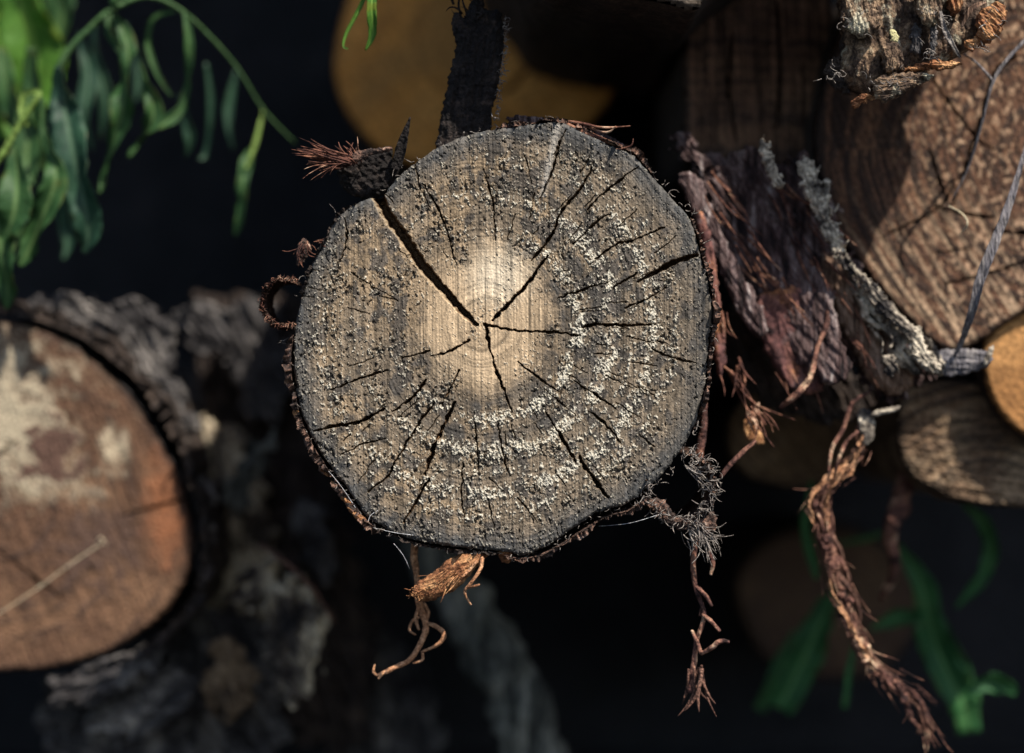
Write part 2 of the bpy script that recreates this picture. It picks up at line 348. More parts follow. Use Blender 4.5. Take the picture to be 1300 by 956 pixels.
# ------------------------------------------------------------------ the setting: ground under the pile, earth bank behind it
def sheet(name, x0, x1, nx, y0, y1, ny, f, mat):
    U, W = np.meshgrid(np.linspace(x0, x1, nx), np.linspace(y0, y1, ny)); V = f(U, W).reshape(-1, 3)
    o = obj(name, V, quads(np.ones(U.shape, bool)), mat); return tag(o, kind='structure')
GZ = -.30
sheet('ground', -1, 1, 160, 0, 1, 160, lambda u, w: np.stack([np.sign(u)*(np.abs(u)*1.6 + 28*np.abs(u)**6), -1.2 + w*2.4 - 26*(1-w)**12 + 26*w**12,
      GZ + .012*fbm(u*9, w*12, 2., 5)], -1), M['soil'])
def bank(u, w):                                   # steep bank; the unseen lip is added to shade the back of the pile
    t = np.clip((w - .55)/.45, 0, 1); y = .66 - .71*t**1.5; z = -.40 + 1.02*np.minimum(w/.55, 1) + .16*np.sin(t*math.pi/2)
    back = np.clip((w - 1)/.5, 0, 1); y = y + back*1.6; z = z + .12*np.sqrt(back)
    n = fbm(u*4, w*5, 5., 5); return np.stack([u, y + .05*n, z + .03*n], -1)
sheet('earth_bank_with_shade_lip', -2.2, 2.2, 170, 0, 1.5, 100, bank, M['soil'])
# ------------------------------------------------------------------ the log in focus
PITH = (615., 412.)
OUT_C = [(484,250),(502,228),(520,212),(545,194),(575,178),(610,167),(650,161),(690,156),(712,155),(740,168),(775,184),(805,198),(830,226),(855,254),(874,275),(884,302),(891,332),(900,362),(904,400),(899,440),(896,480),(889,515),(877,550),(858,580),(840,603),(818,622),(796,640),(765,648),(735,666),(700,690),(665,705),(640,700),(600,697),(560,692),(520,684),(490,671),(465,655),(445,627),(425,600),(404,570),(389,540),(379,510),(373,470),(373,430),(378,398),(385,370),(395,340),(410,310),(425,282),(443,264),(466,252)]
CR = [([(479,246),(496,277),(518,308),(537,337),(562,365),(581,387),(606,412)], [15,13,13,13,10,9,4]),
 ([(626,406),(654,377),(676,352),(694,325)], [4,6,5,2]), ([(676,330),(702,296),(711,271),(739,236),(752,213)], [3,4,4,3,1.5]),
 ([(686,252),(703,211),(711,178)], [1.5,3,3]), ([(746,266),(771,241),(811,211)], 3), ([(728,310),(758,280),(777,271)], 2.5),
 ([(756,329),(783,310),(805,305),(843,288)], 2.6), ([(809,358),(840,341),(858,332),(884,324)], [2,7,8,5]), ([(780,365),(808,347)], [4,2]),
 ([(708,379),(739,368),(771,358)], 3), ([(793,391),(821,380),(846,365)], 2.5), ([(739,416),(752,412),(796,413),(827,412)], [2,5,4,2]),
 ([(616,412),(657,420),(700,421),(737,426)], [4,3,4,3]), ([(618,414),(623,447),(633,477),(650,524)], [5,4,4,1.5]),
 ([(658,460),(684,480),(709,497)], 3.5), ([(729,484),(754,500),(781,519)], 3.5), ([(769,477),(801,492)], 2.5), ([(797,427),(829,435)], 2.5), ([(833,432),(848,437)], 2),
 ([(828,443),(851,453),(884,460)], 3), ([(754,448),(777,450)], 2.5), ([(809,490),(834,504)], 2), ([(692,522),(714,557),(730,586)], [2,5,5]),
 ([(735,579),(751,604),(772,632)], [4,8,6]), ([(747,522),(767,537),(787,561)], 3.5), ([(812,552),(831,567)], 2.5), ([(632,534),(637,567),(645,601)], 2.4),
 ([(657,631),(682,663)], 3), ([(620,634),(628,674)], 3), ([(620,607),(640,624)], 2), ([(596,432),(568,447),(547,452)], 3.5), ([(546,445),(511,455)], 3.2),
 ([(492,470),(457,480),(420,495)], 3.2), ([(541,482),(524,504),(499,522)], 4.5), ([(487,519),(454,536),(425,540),(398,548)], [4,6,5,3]),
 ([(552,510),(534,534),(504,582),(489,608),(467,624)], 2.6), ([(583,470),(561,515)], 3.4), ([(578,510),(557,554),(539,602)], [3,6,3]), ([(544,609),(527,638),(512,664)], [4,4,1.5]),
 ([(601,524),(605,560),(608,601)], 2.2), ([(588,587),(586,628),(589,659)], 2.4), ([(490,556),(460,564),(432,577)], 2),
 ([(525,200),(534,242)], 3), ([(537,233),(562,277),(579,336)], 2.8), ([(614,214),(626,258),(628,305)], 2.6), ([(484,242),(499,258)], 2.4), ([(667,198),(675,233)], 2),
 ([(678,245),(672,280)], 2), ([(654,271),(645,305)], 2), ([(438,277),(440,308),(430,333)], 2), ([(446,346),(471,362)], 2.2), ([(441,390),(468,399)], 1.6), ([(470,362),(500,378)], 1.8)]
for i in range(46):                              # hair cracks along the rays
    a = random.uniform(0, 2*math.pi); r = random.uniform(110, 235); L = random.uniform(12, 38); b = a + random.gauss(0, .12)
    x, y = PITH[0] + r*math.cos(a), PITH[1] + r*math.sin(a); CR.append(([(x, y), (x + L*math.cos(b), y + L*math.sin(b))], random.uniform(1.1, 1.9)))
def centre_fun(X, Y, sd, cd):
    dx, dy = X - PITH[0], Y - PITH[1]; r = np.hypot(dx, dy); th = np.arctan2(dy, dx)
    rr = r + 7*fbm(X/60, Y/60, 1.5, 3)
    wx = X + 3*fbm(X/14, Y/14, 71., 2); wy = Y + 3*fbm(X/14, Y/14, 81., 2)
    saw = fbm(X/2.4, Y/150, 4., 3); saw2 = perlin(X/1.45 + .4*perlin(X/30, Y/30), Y/95 + .37, 8.); saw3 = fbm(X/11, Y/210, 14., 2)
    big = fbm(X/75, Y/75, 2.2, 4); med = fbm(wx/17, wy/22, 6.6, 4); fine = fbm(wx/4.6, wy/6.6, 9.1, 4); grit = fbm(X/2.2, Y/2.8, 12., 2); patchy = fbm(X/34, Y/40, 27., 3)
    c = np.ones(X.shape + (3,)) * np.array([.165, .128, .090])
    tan = sstep(-.1, .25, big + .16*sstep(20, -80, dy)*sstep(140, 20, dx) + .1*sstep(0, -120, dx) - .0018*np.maximum(dx, 0)); c = mixc(c, (.235, .170, .106), tan*.9)
    c = mixc(c, (.056, .050, .045), sstep(-.02, .22, med + .45*big + .03)*.85)
    rings0 = perlin((rr + 1.1*fbm(X/8, Y/8, 61., 2))/5.1, .7 + 0*rr, .5*patchy + .3)
    dk = np.exp(-((rr - 100)/11)**2)*sstep(-.3, .5, np.cos(th - .8)) + .8*np.exp(-((rr - 143)/7)**2)*sstep(-.6, .4, np.cos(th - .9)); c = mixc(c, (.050, .045, .040), np.clip(dk*(.9 + 1.5*med), 0, .85))
    ell = .05*rings0 + np.hypot((X - 626)/np.where(X < 626, 108, 84), (Y - 392)/np.where(Y < 392, 92, 122)) + .34*fbm(X/40, Y/40, 3.3, 3) + .16*fine + .10*saw3
    ht = 1 - sstep(.62, 1.08, ell); c = mixc(c, (.41, .30, .19), ht*.92)
    ht2 = 1 - sstep(.05, 1.05, np.hypot((X - 634)/56, (Y - 350)/56) + .22*fine + .2*saw3); c = mixc(c, (.60, .51, .385), ht2*.8)
    ht3 = 1 - sstep(.1, 1., np.hypot((X - 585)/60, (Y - 465)/40) + .3*med); c = mixc(c, (.36, .27, .175), ht3*.5)
    rj = rr + 1.1*fbm(X/8, Y/8, 61., 2); rings = 1.5*perlin(rj/3.1, .3 + 0*rr, 1.2*patchy + .2) + .9*perlin(rj/7.3, 5.3 + 0*rr, .4*patchy + .4); c = c*(1 + .34*rings*(1 - .35*ht)*(.5 + sstep(-.2, .3, med)))[..., None].clip(.35)
    rim = sstep(40, 3, sd + 18*med) * (.5 + .5*sstep(-.4, .5, -dx/250*.4 + np.abs(dy)/260 + .2)); c = mixc(c, (.056, .060, .063), rim*.8)
    c = c*(1 + .95*saw + .5*saw2 + .5*saw3)[..., None].clip(.3)
    # pits and dark pores, thick in some places and absent in others
    pit = sstep(.08, .24, -fine - .35*fbm(wx/10, wy/14, 95., 3) + .75*patchy - .17 - .16*ht - .06*sstep(-60, 120, dx))
    c = mixc(c, (.032, .027, .024), pit*.8)
    # lichen grains in rings
    wr = .5 + .5*np.cos(th - .5); band = 0
    for rk, wk, s in ((120, 10, 1.15), (163, 11, 1.25), (190, 6, .5), (214, 11, .9), (241, 8, .6)):
        band = band + s*np.exp(-((rr - rk)/wk)**2)
    band = np.clip(band, 0, 1.1)*(.22 + .95*wr)*sstep(-.40, .10, fbm(X/26, Y/26, 21., 3))
    band = band + .14*sstep(95, 125, r) + .22*np.exp(-((X - 410)/24)**2)*(Y > 260)*(Y < 640) + .12*(Y > 560)
    ln = fbm(wx/5.2, wy/6.6, 15., 4); ln2 = fbm(X/2.5, Y/3.4, 33., 2)
    li = sstep(.0, .14, ln*1.15 + ln2*.68 + band*.64 - .54)
    c = mixc(c, np.array([.66, .61, .50]), li*(.70 + .5*grit).clip(.15, .95)*(1 - .45*rim))
    li_s = sstep(.30, .42, fbm(X/2.9, Y/3.9, 44., 2) + .55*patchy + .10*big - .05); c = mixc(c, (.48, .43, .34), li_s*.7*(1 - .5*rim))
    c = mixc(c, (.16, .092, .046), sstep(1.5, 5, cd)); edge = sstep(.2, 1.5, cd)*(1 - sstep(3, 9, cd)); c = mixc(c, (.34, .26, .165), edge*.55*(r > 40))
    pale = np.exp(-((X - (711 - (Y - 160)*.22) + 3)/4.5)**2)*(Y > 158)*(Y < 250)*(X > 660); c = mixc(c, (.34, .31, .27), pale*.8)
    h = .45*saw + .30*saw2 + 1.3*fine + .5*grit + 1.3*med - 2.6*pit + 2.2*li*(.7 + .8*grit) + 1.4*li_s + .34*rings
    h = h*(1 - .5*ht)
    return c.clip(.004, .9), h
clog = thing('log', P(640, 705, .25), 'grey weathered log sawn square, cracked from the pith, sharp in the middle', 'log', 'logs in the pile')
CR = [(p_, [v*.74 for v in w_] if isinstance(w_, list) else w_*.74) for p_, w_ in CR]; CR[0] = (CR[0][0], [v*1.28 for v in CR[0][1]]); CR[7] = (CR[7][0], [v*1.2 for v in CR[7][1]]); CR[0] = CR[0] + (34,)
CR.append(([(x_ - 3.2, y_ + 2.2) for x_, y_ in CR[0][0]], [12,11,11,10,8,6,3], 4.))
_, polyC = end_face('end_face', clog, OUT_C, 0., .85, centre_fun, M['face'], CR, n=6, rim=5.)
shell('bark', clog, polyC, 0., .52, M['bark_dark'], -.8, 7, 70, 3., 2)
def rim_strip(parent, pts, depth, thick, mat, side=1., gap=3., jag=5., seed=0., name='bark_strip', length=.05):
    """a band of bark standing off the wood: follows the rim and runs back along the log"""
    q = spline(pts, 26); T = np.gradient(q, axis=0); T /= np.linalg.norm(T, axis=1)[:, None]; Nn = np.column_stack([-T[:, 1], T[:, 0]])*side
    m = len(q); rows = 9; s = S(depth); V = []; i_ = np.arange(m); env = np.clip(np.minimum(i_, m-1-i_)/9., .15, 1)
    th = thick*np.clip(.75 + 1.5*fbm(i_/24., 0*i_, seed, 2) + .8*fbm(i_/5., 0*i_, seed + 4, 3), .12, 2.2)*env
    for lay in (0, 1):
        for k in range(rows):
            t = k/(rows-1)
            off = gap*(1 - .6*t) + lay*th + (3.2*fbm(i_/14., t*5 + 0*i_, seed + 5, 3) + 1.6*fbm(i_/3.5, t*9 + 0*i_, seed + 6 + lay*9, 3))*env
            front = -.002 + (.012*fbm(i_/17., 0*i_, seed + 2, 3) + .008*fbm(i_/3., 0*i_, seed + 2 + lay*.4, 3)) * jag/5
            V.append(np.column_stack([(q[:, 0] + Nn[:, 0]*off - 650)*s, depth + front*(1-t) + t*length, (478 - q[:, 1] - Nn[:, 1]*off)*s]))
    V = np.concatenate(V); F = []; R = rows*m
    for k in range(rows-1):
        for i in range(m-1):
            a, b, c, d = k*m+i, k*m+i+1, (k+1)*m+i+1, (k+1)*m+i; F += [(a, b, c, d), (a+R, d+R, c+R, b+R)]
        for i in (0, m-1): a, b = k*m+i, (k+1)*m+i; F.append((a, b, b+R, a+R))
    for k in (0, rows-1):
        for i in range(m-1): a, b = k*m+i, k*m+i+1; F.append((a, b, b+R, a+R))
    return obj(name, V, F, mat, parent)
rim_strip(clog, [(371,425),(369,470),(376,512),(386,543),(400,572),(420,603),(442,632),(463,660),(485,676)], .0, 8, M['bark_rim'], 1, -1.0, 6, 1.)
rim_strip(clog, [(640,704),(668,708),(702,696),(738,673),(768,656),(800,646),(822,630)], .001, 7, M['bark_rim'], 1, .5, 6, 7.)
rim_strip(clog, [(630,162),(665,158),(700,153),(738,163),(775,180),(806,196),(832,224)], .004, 6, M['bark_rim'], -1, -1, 6, 13.)
rim_strip(clog, [(878,276),(888,302),(894,332),(903,362),(907,400),(902,440),(899,480),(892,515),(880,550)], .003, 6, M['bark_rim'], -1, -1.5, 7, 21.)
rim_strip(clog, [(382,385),(390,355),(400,330),(416,300),(432,275),(452,258)], .003, 5, M['bark_dark'], -1, -1, 6, 25.)
rim_strip(clog, [(490,675),(520,688),(560,696),(600,700),(638,703)], .003, 4, M['bark_dark'], 1, -1, 6, 29.)
for k in range(22):
    t = random.random(); q_ = spline([(368,430),(366,470),(373,514),(384,546),(398,576),(418,607),(440,637),(461,663)], 12); x, y = q_[int(t*(len(q_)-1))]; a = math.atan2(y - PITH[1], x - PITH[0]) + 1.57; L = random.uniform(7, 15); w = random.uniform(2.5, 5.5)
    ca, sa = math.cos(a), math.sin(a)
    slab('bark_flake', clog, [(x + u*ca - v*sa, y + u*sa + v*ca) for u, v in ((-L, 0), (-L*.4, -w), (L*.5, -w*.8), (L, .3*w), (L*.3, w), (-L*.5, w*.8))], random.uniform(-.002, .006), random.uniform(4, 8), M[random.choice(('bark_rim', 'bark_rim', 'bark_orange', 'bark_dark'))], .9, 3, a, 3, 5, 4, (random.uniform(-.5, .5), random.uniform(-.5, .5)))
# torn fringe of bast round the rim
fr = []
for i in range(0, len(polyC), 1):
    x, y = polyC[i]; a = math.atan2(y - PITH[1], x - PITH[0]); w = 1.0 if (x < 470 and y > 420) or y > 600 or x > 800 else .35
    if random.random() < w*.75: fr += fibres((x + 3*math.cos(a), y + 3*math.sin(a)), a + random.choice((-1.2, 1.2, .3)), 1, random.uniform(6, 18), .5, .55, .5, 2., .004, .004)
tag(tubes('bast_fringe', clog, fr, M['fibre_grey'], 4, sub=3), kind='stuff')
# bark remnants that stand off the log
slab('bark_slab', clog, [(552,205),(556,172),(560,140),(570,95),(578,60),(573,34),(578,14),(590,20),(598,0),(606,-14),(618,12),(634,14),(641,40),(639,75),(633,110),(626,145),(624,172),(626,200),(590,206)], .022, 20, M['bark_black'], 1.2, 7, math.radians(100), 5, 8, 7, seed=4.)
tubes('splinter', clog, fibres((600,14), -1.6, 18, 26, .5, 1.5, .25, 12, .02), M['bark_black'], 5)
tag(tubes('bast_tuft', clog, sum([fibres((641 - max(0, y - 60)*.14, y), random.uniform(-1.2, .8), 3, 8, .8, .6, .5, 1.5, .014) for y in range(25, 160, 4)], []), M['fibre_grey'], 4, sub=2), kind='stuff')
slab('bark_block', clog, [(428,205),(448,194),(470,191),(497,186),(499,205),(508,215),(500,232),(485,250),(462,254),(440,244),(430,228)], .02, 22, M['bark_black'], 1.2, 6, None, 5, 9, 8, seed=8.)
slab('bark_crust', clog, [(444,200),(455,190),(476,188),(497,186),(494,193),(470,198),(452,207)], .002, 7, M['bark_rim'], 1., 3, None, 3, 6, 6, seed=9.)
tag(tubes('bast_tuft', clog, fibres((442,205), 3.40, 46, 62, .09, 1.5, .05, 5, .004) + fibres((436,208), 3.1, 26, 44, .25, .8, .2, 5, .002) + fibres((448,204), -2.0, 16, 24, .4, 1.2, .2, 6, .004), M['fibre_red'], 5, sub=3), kind='stuff')
ribbon('splinter', clog, [(500,215,.012),(508,192,.01),(514,170,.008),(521,149,.006)], [13,14,9,1.5], M['bark_black'], .3, .5, .2, 4)
def bark_curl(parent, c, rx, ry, depth, mat, a0, a1, thick=4, length=.05, seed=0.):
    pts = [(c[0] + rx*math.cos(a), c[1] + ry*math.sin(a)) for a in np.linspace(a0, a1, 16)]
    return rim_strip(parent, pts, depth, thick, mat, 1, 0, 8, seed, 'bark_curl', length)
bark_curl(clog, (361,384), 26, 28, .004, M['bark_rim'], 1.1, 5.2, -5, .05, 33.)
tag(tubes('bast_tuft', clog, sum([fibres((361 + 27*math.cos(a), 384 + 29*math.sin(a)), a + .8, 4, 9, .7, .6, .5, 1.5, .001) for a in np.linspace(1.1, 5.2, 26)], []), M['fibre_red'], 4, sub=3), kind='stuff')
slab('bark_crust', clog, [(376,318),(383,303),(392,306),(396,318),(388,330),(378,340)], .01, 9, M['bark_rim'], 1., 4, None, 4, 6, 6, seed=10.)
tag(tubes('bast_tuft', clog, fibres((384,310), 1.8, 16, 26, .4, .8, .3, 4, .004) + fibres((402,308), -.3, 6, 16, .4, .7, .3, 3, .004), M['fibre_red'], 4, sub=3), kind='stuff')
# torn hollow collar at lower right
bark_curl(clog, (862,618), 42, 42, .008, M['bark_rim'], -1.3, 3.4, -6, .09, 41.)
slab('bark_crust', clog, [(818,640),(840,632),(862,655),(885,660),(905,650),(912,664),(900,680),(880,672),(858,672),(838,655)], .004, 7, M['bark_rim'], 1.1, 3.5, None, 6, 8, 7, seed=12.)
ff = []
for a in np.linspace(-1.4, 3.3, 60): ff += fibres((864 + 42*math.cos(a), 618 + 42*math.sin(a)), a + random.choice((1.3, -1.3, .2, 3.)), 3, 16, .6, .75, .45, 4, .003)
ff += fibres((885,668), .9, 60, 44, .35, .8, .2, 9, .006) + fibres((876,592), .7, 14, 50, .25, 1., .12, 3, .003)
tag(tubes('bast_tuft', clog, ff, M['fibre_grey'], 4, sub=3), kind='stuff')
# hanging torn bark below
slab('bark_chunk', clog, [(524,752),(530,738),(552,724),(575,706),(598,701),(620,700),(614,712),(598,730),(580,748),(556,760),(532,764)], .005, 24, M['bark_orange'], 1., 5, math.radians(-33), 4, 8, 6, seed=14.)
tubes('bast_strand', clog, [([(612,708,.0),(610,722,-.004),(598,740,-.006),(590,752,-.004),(598,768,-.003)], [3,2.4,2.4,2,1.2]), ([(594,746,-.004),(603,744,-.008),(609,742,-.008)], [1.6,1.8,1.2]), ([(606,712,0),(592,728,-.002),(574,742,-.004)], [2.4,2,1])], M['root_light'], 6, .2)
tag(tubes('bast_tuft', clog, fibres((530,752), 1.6, 46, 9, 1.3, .7, .6, 5, -.004) + fibres((575,726), 2.5, 26, 34, .25, .9, .1, 9, -.004), M['bark_orange'], 4, sub=3), kind='stuff')
slab('bark_crust', clog, [(632,700),(645,697),(652,706),(645,716),(635,712)], .006, 7, M['bark_orange'], 1.2, 2, None, 2, 6, 6)
# reddish curls at the upper right rim
tubes('bast_strand', clog, [([(700,152,.01),(735,156,.004),(765,162,0),(800,160,.0)], [1.6,2,1.6,.8]), ([(742,160,.004),(770,168,.0),(782,160,-.002)], [1.5,1.5,.8]), ([(780,190,.002),(800,186,-.002),(804,176,-.003)], [1.2,1.2,.6]), ([(720,158,.006),(760,176,.004),(790,186,.006)], [3,4,2])], M['fibre_red'], 6, .25)
slab('bark_crust', clog, [(640,152),(655,146),(680,148),(712,152),(745,158),(775,172),(800,190),(785,190),(750,176),(710,162),(670,160)], .02, 9, M['bark_strip'], 1.2, 4, math.radians(18), 5, 8, 6, seed=16.)
# cobweb from the lower left rim
tag(tubes('cobweb', clog, [([(410,590,.0),(435,620,0),(466,668,.0)], .28), ([(466,668,0),(500,676,0),(530,680,.0)], .28), ([(466,668,0),(470,655,0),(480,648,.0)], .28), ([(466,668,0),(462,672,0)], .4), ([(500,690,0),(512,705,.002),(520,722,.005)], .22), ([(840,652,0),(800,664,.0),(760,668,.01)], .22)], M['web'], 4), 'pale cobweb threads at the rim', kind='stuff')

# ------------------------------------------------------------------ other logs of the pile
def wood_fun(pith, ring, base, light, dark, saw_ang=0., stain=None, ringamp=.25, sawamp=.2, hamp=1., seed=0., stretch=(1, 1)):
    def f(X, Y, sd, cd):
        dx, dy = (X - pith[0])*stretch[0], (Y - pith[1])*stretch[1]; r = np.hypot(dx, dy) + 9*fbm(X/70, Y/70, seed, 3)
        g = (math.cos(saw_ang), math.sin(saw_ang)); u = X*g[0] + Y*g[1]; v = -X*g[1] + Y*g[0]
        saw = 1.7*fbm(u/150, v/4.5, seed + 2, 3); big = 1.6*fbm(X/80, Y/80, seed + 4, 4); med = 1.7*fbm(X/18, Y/18, seed + 6, 4); fine = 1.6*fbm(X/4.5, Y/4.5, seed + 8, 4)
        rg = perlin(r/ring, seed*3.1, .02*np.arctan2(dy, dx)*r/30) + .5*perlin(r/ring*2.7, seed, 0)
        c = np.ones(X.shape + (3,))*np.array(base); c = mixc(c, light, sstep(-.15, .45, big + .3*med)*.8); c = mixc(c, dark, sstep(-.05, .5, rg*ringamp*2.4 + .35*med)*.75)
        c = c*(1 + sawamp*saw*2 + .5*fine)[..., None].clip(.3)
        if stain: c = stain(X, Y, c, big, med, fine)
        c = mixc(c, np.array(dark)*.6, sstep(12, 0, sd)*.7); c = mixc(c, np.array(dark)*.5, sstep(1, 5, cd))
        return c.clip(.004, .9), hamp*(.7*saw + .9*fine + .9*med + .5*rg)
    return f
def log(label, outline, depth, length, fun, bark, cell=2., cracks=(), amp=8., grow=0., seed=0., cuts=40, name='log', mat='face_soft', out=2.):
    o = np.array(outline, float); t = thing(name, P(o[:, 0].mean(), o[:, 1].max(), depth + length/2), label, 'log', 'logs in the pile')
    _, poly = end_face('end_face', t, outline, depth, cell, fun, M[mat], cracks, 6, 6.); shell('bark', t, poly, depth, length, M[bark], out, amp, cuts, seed, 2, grow); return t
# big brown and cream log at the left
def stain_left(X, Y, c, big, med, fine):
    c = mixc(c, np.array((.40, .335, .235)), .95*sstep(.25, .95, .35*fine + 1.08 - np.hypot((X - 0)/165, (Y - 530)/165) + .55*big + .40*med))
    c = mixc(c, (.10, .055, .04), sstep(.3, .6, 1 - np.hypot((X - 65)/62, (Y - 575)/62) + .7*med))
    c = mixc(c, (.085, .05, .038), sstep(.2, .8, 1 - np.hypot((X - 125)/95, (Y - 690)/90) + .6*med)*.8)
    c = mixc(c, (.52, .43, .3), sstep(.1, .9, 1 - np.hypot((X - 145)/28, (Y - 570)/44) + .4*med)*.8)
    c = mixc(c, (.30, .115, .05), sstep(.0, .9, 1 - np.hypot((X - 212)/42, (Y - 640)/110) + .4*med)*.75)
    return c
OUT_L = [(0,408),(60,424),(112,455),(160,500),(200,560),(230,620),(244,680),(236,730),(206,780),(152,820),(80,845),(0,852),(-90,836),(-170,780),(-215,690),(-215,590),(-180,490),(-100,425)]
llog = log('wide log with cream, brown and orange stained sawn face at the left edge', OUT_L, .18, .42, wood_fun((0,640), 9, (.105,.055,.032), (.18,.098,.055), (.036,.022,.018), 1.2, stain_left, .25, .18, 1.2, 3.), 'bark_grey', 1.6,
    [([(150,655),(190,645),(240,632)], [1.5,3,3]), ([(0,700),(45,735),(80,760)], 3), ([(20,560),(-30,600)], 3)], 12, 0, 5.)
rim_strip(llog, [(-20,396),(50,408),(110,434),(168,482),(212,548),(240,612),(256,676),(250,736),(216,792),(158,834)], .18, 14, M['bark_dark'], -1, 1, 8, 51., length=.1)
for k, (oo, dd, g) in enumerate([([(30,385),(80,376),(130,385),(150,420),(128,446),(90,425),(50,412)], .19, .6), ([(130,392),(185,380),(215,410),(225,455),(205,490),(170,470),(140,440)], .20, .9), ([(170,470),(200,462),(235,490),(250,540),(238,560),(208,530)], .19, 1.1),
      ([(215,395),(262,380),(300,400),(296,445),(262,455),(232,440)], .23, .8), ([(235,640),(262,600),(275,640),(262,710),(245,720)], .18, 1.5), ([(60,866),(110,838),(190,815),(205,838),(150,880),(90,900)], .17, -.4), ([(110,905),(180,855),(235,845),(250,880),(200,930),(140,940)], .19, -.3)]):
    slab('bark_plate', llog, oo, dd + .02, 14, M['bark_grey'], 1.8, 20, g, 22, 22, 9, seed=60 + k, smooth=False)
tag(tubes('straw', None, [([(132,688,.173),(95,712,.165),(40,752,.16),(-20,790,.15)], [.6,.75,.75,.5]), ([(122,690,.172),(128,683,.17),(135,692,.17)], [.6,1.2,.6])], M['straw'], 5), 'thin pale straw lying across the stained face of the left log', 'straw')
# orange log deep at the top
def stain_o(X, Y, c, big, med, fine): return mixc(c, (.30, .17, .06), sstep(-.1, .5, -big)*.5)
log('shaded orange log with smooth sawn face behind the upright bark slab', [(425,95),(430,40),(450,-20),(500,-80),(580,-110),(670,-105),(740,-70),(790,-10),(800,60),(775,130),(720,180),(640,215),(560,215),(490,195),(445,150)], .36, .26,
    wood_fun((600,50), 16, (.60,.26,.055), (.66,.31,.08), (.34,.14,.03), .3, stain_o, .3, .03, .6, 12.), 'bark_dark', 2.6, [([(640,120),(680,80),(720,30)], 3)], 8, 0, 9.)
# large brown log at the right
def stain_r(X, Y, c, big, med, fine):
    u = X*math.cos(1.0) + Y*math.sin(1.0); v = -X*math.sin(1.0) + Y*math.cos(1.0); s = fbm(u/160, v/7., 71., 2)
    low = sstep(230, 400, Y + 40*big); c = mixc(c, (.42, .29, .185), np.clip(low*sstep(.02, .2, s), 0, 1)*.9); fine = 1.6*fbm(X/8, Y/11, 75., 3); c = mixc(c, (.40, .26, .165), sstep(.14, .42, fine + .4*med)*.7*sstep(1100, 1240, X)); return mixc(c, (.03, .019, .015), sstep(.12, .42, -fine + .5*med)*.6)
OUT_R = [(1040,130),(1036,200),(1056,280),(1100,345),(1150,402),(1200,444),(1245,432),(1300,396),(1380,360),(1470,290),(1520,180),(1510,40),(1440,-70),(1320,-120),(1190,-100),(1090,-20)]
rlog = log('large brown log with fine ring lines and hair cracks at the right', OUT_R, .095, .5, wood_fun((1330,190), 8., (.088,.042,.024), (.145,.073,.040), (.012,.008,.007), 1.25, stain_r, 1.25, .4, 1., 21.), 'bark_dark', 1.15,
    [([(1180,190),(1192,225),(1205,260)], [2,4,1.5]), ([(1120,300),(1190,265),(1215,225)], 2), ([(1185,262),(1230,272),(1262,275)], [2,4,2]), ([(1262,292),(1300,296),(1340,290)], 5), ([(1200,360),(1260,345),(1320,325)], 3), ([(1190,320),(1230,315)], 2.5), ([(1180,95),(1235,170),(1262,190)], 3), ([(1290,70),(1262,95),(1245,150),(1210,260)], [3,5,3,1.5])], 9, 0, 15.)  # last line is the twig's thin shadow, carved and darkened like a crack
# torn bark along its lower left edge, bleached bast at the torn edge
slab('bark_slab', rlog, [(1040,330),(1062,325),(1090,360),(1125,415),(1160,470),(1150,498),(1120,500),(1095,470),(1065,410)], .07, 26, M['splinter'], 1.4, 7, math.radians(57), 6, 12, 9, seed=70.)
slab('bark_slab', rlog, [(1075,335),(1100,350),(1150,405),(1200,450),(1195,475),(1150,470),(1110,425),(1085,380)], .06, 20, M['white_fibre'], 1.3, 9, math.radians(48), 8, 12, 9, seed=71., holes=.2)
slab('bark_slab', rlog, [(1185,446),(1225,442),(1255,446),(1258,462),(1235,474),(1195,476)], .06, 16, M['sliver'], 1.4, 5, math.radians(5), 5, 10, 7, seed=72.)
slab('bark_slab', rlog, [(1252,446),(1262,438),(1258,456),(1248,466)], .05, 6, M['white_fibre'], 1.4, 2, None, 3)
for k, (oo, a) in enumerate([([(962,178),(972,176),(985,205),(995,235),(985,240),(970,215)], 1.1), ([(1012,205),(1030,200),(1042,232),(1052,262),(1060,300),(1048,310),(1034,275),(1018,240)], 1.2), ([(1044,232),(1054,230),(1056,262),(1048,285),(1040,268)], 1.6), ([(1050,290),(1066,282),(1072,318),(1088,345),(1070,345),(1055,320)], 1.),
      ([(1118,455),(1132,450),(1140,470),(1128,482)], .9), ([(1150,420),(1165,410),(1178,440),(1196,470),(1180,474),(1160,455)], 1.), ([(1088,352),(1104,352),(1140,396),(1168,424),(1156,432),(1120,402)], .8)]):
    slab('bleached_bast', rlog, oo, .05, 11, M['white_fibre'], 1.1, 7, a, 9, 7, 5, seed=80 + k)
wf = sum([fibres((x, y), random.uniform(-2.2, -.6), 3, 24, .5, 1.9, .25, 7, .05) for x, y in [(975,200),(1030,235),(1050,275),(1062,320),(1100,372),(1130,440),(1160,440),(1185,455)]], [])
tag(tubes('bast_tuft', rlog, wf, M['white_fibre'], 5, sub=3), kind='stuff')
tag(ribbon('wood_sliver', None, [(1303,185,.04),(1290,232,.035),(1270,290,.03),(1248,345,.03),(1234,395,.035),(1220,435,.05),(1212,452,.055)], [4,8,12,13,10,7,3], M['sliver'], .35, .5, .25, 3), 'long dark grey wood sliver curving down the face of the right log', 'sliver')
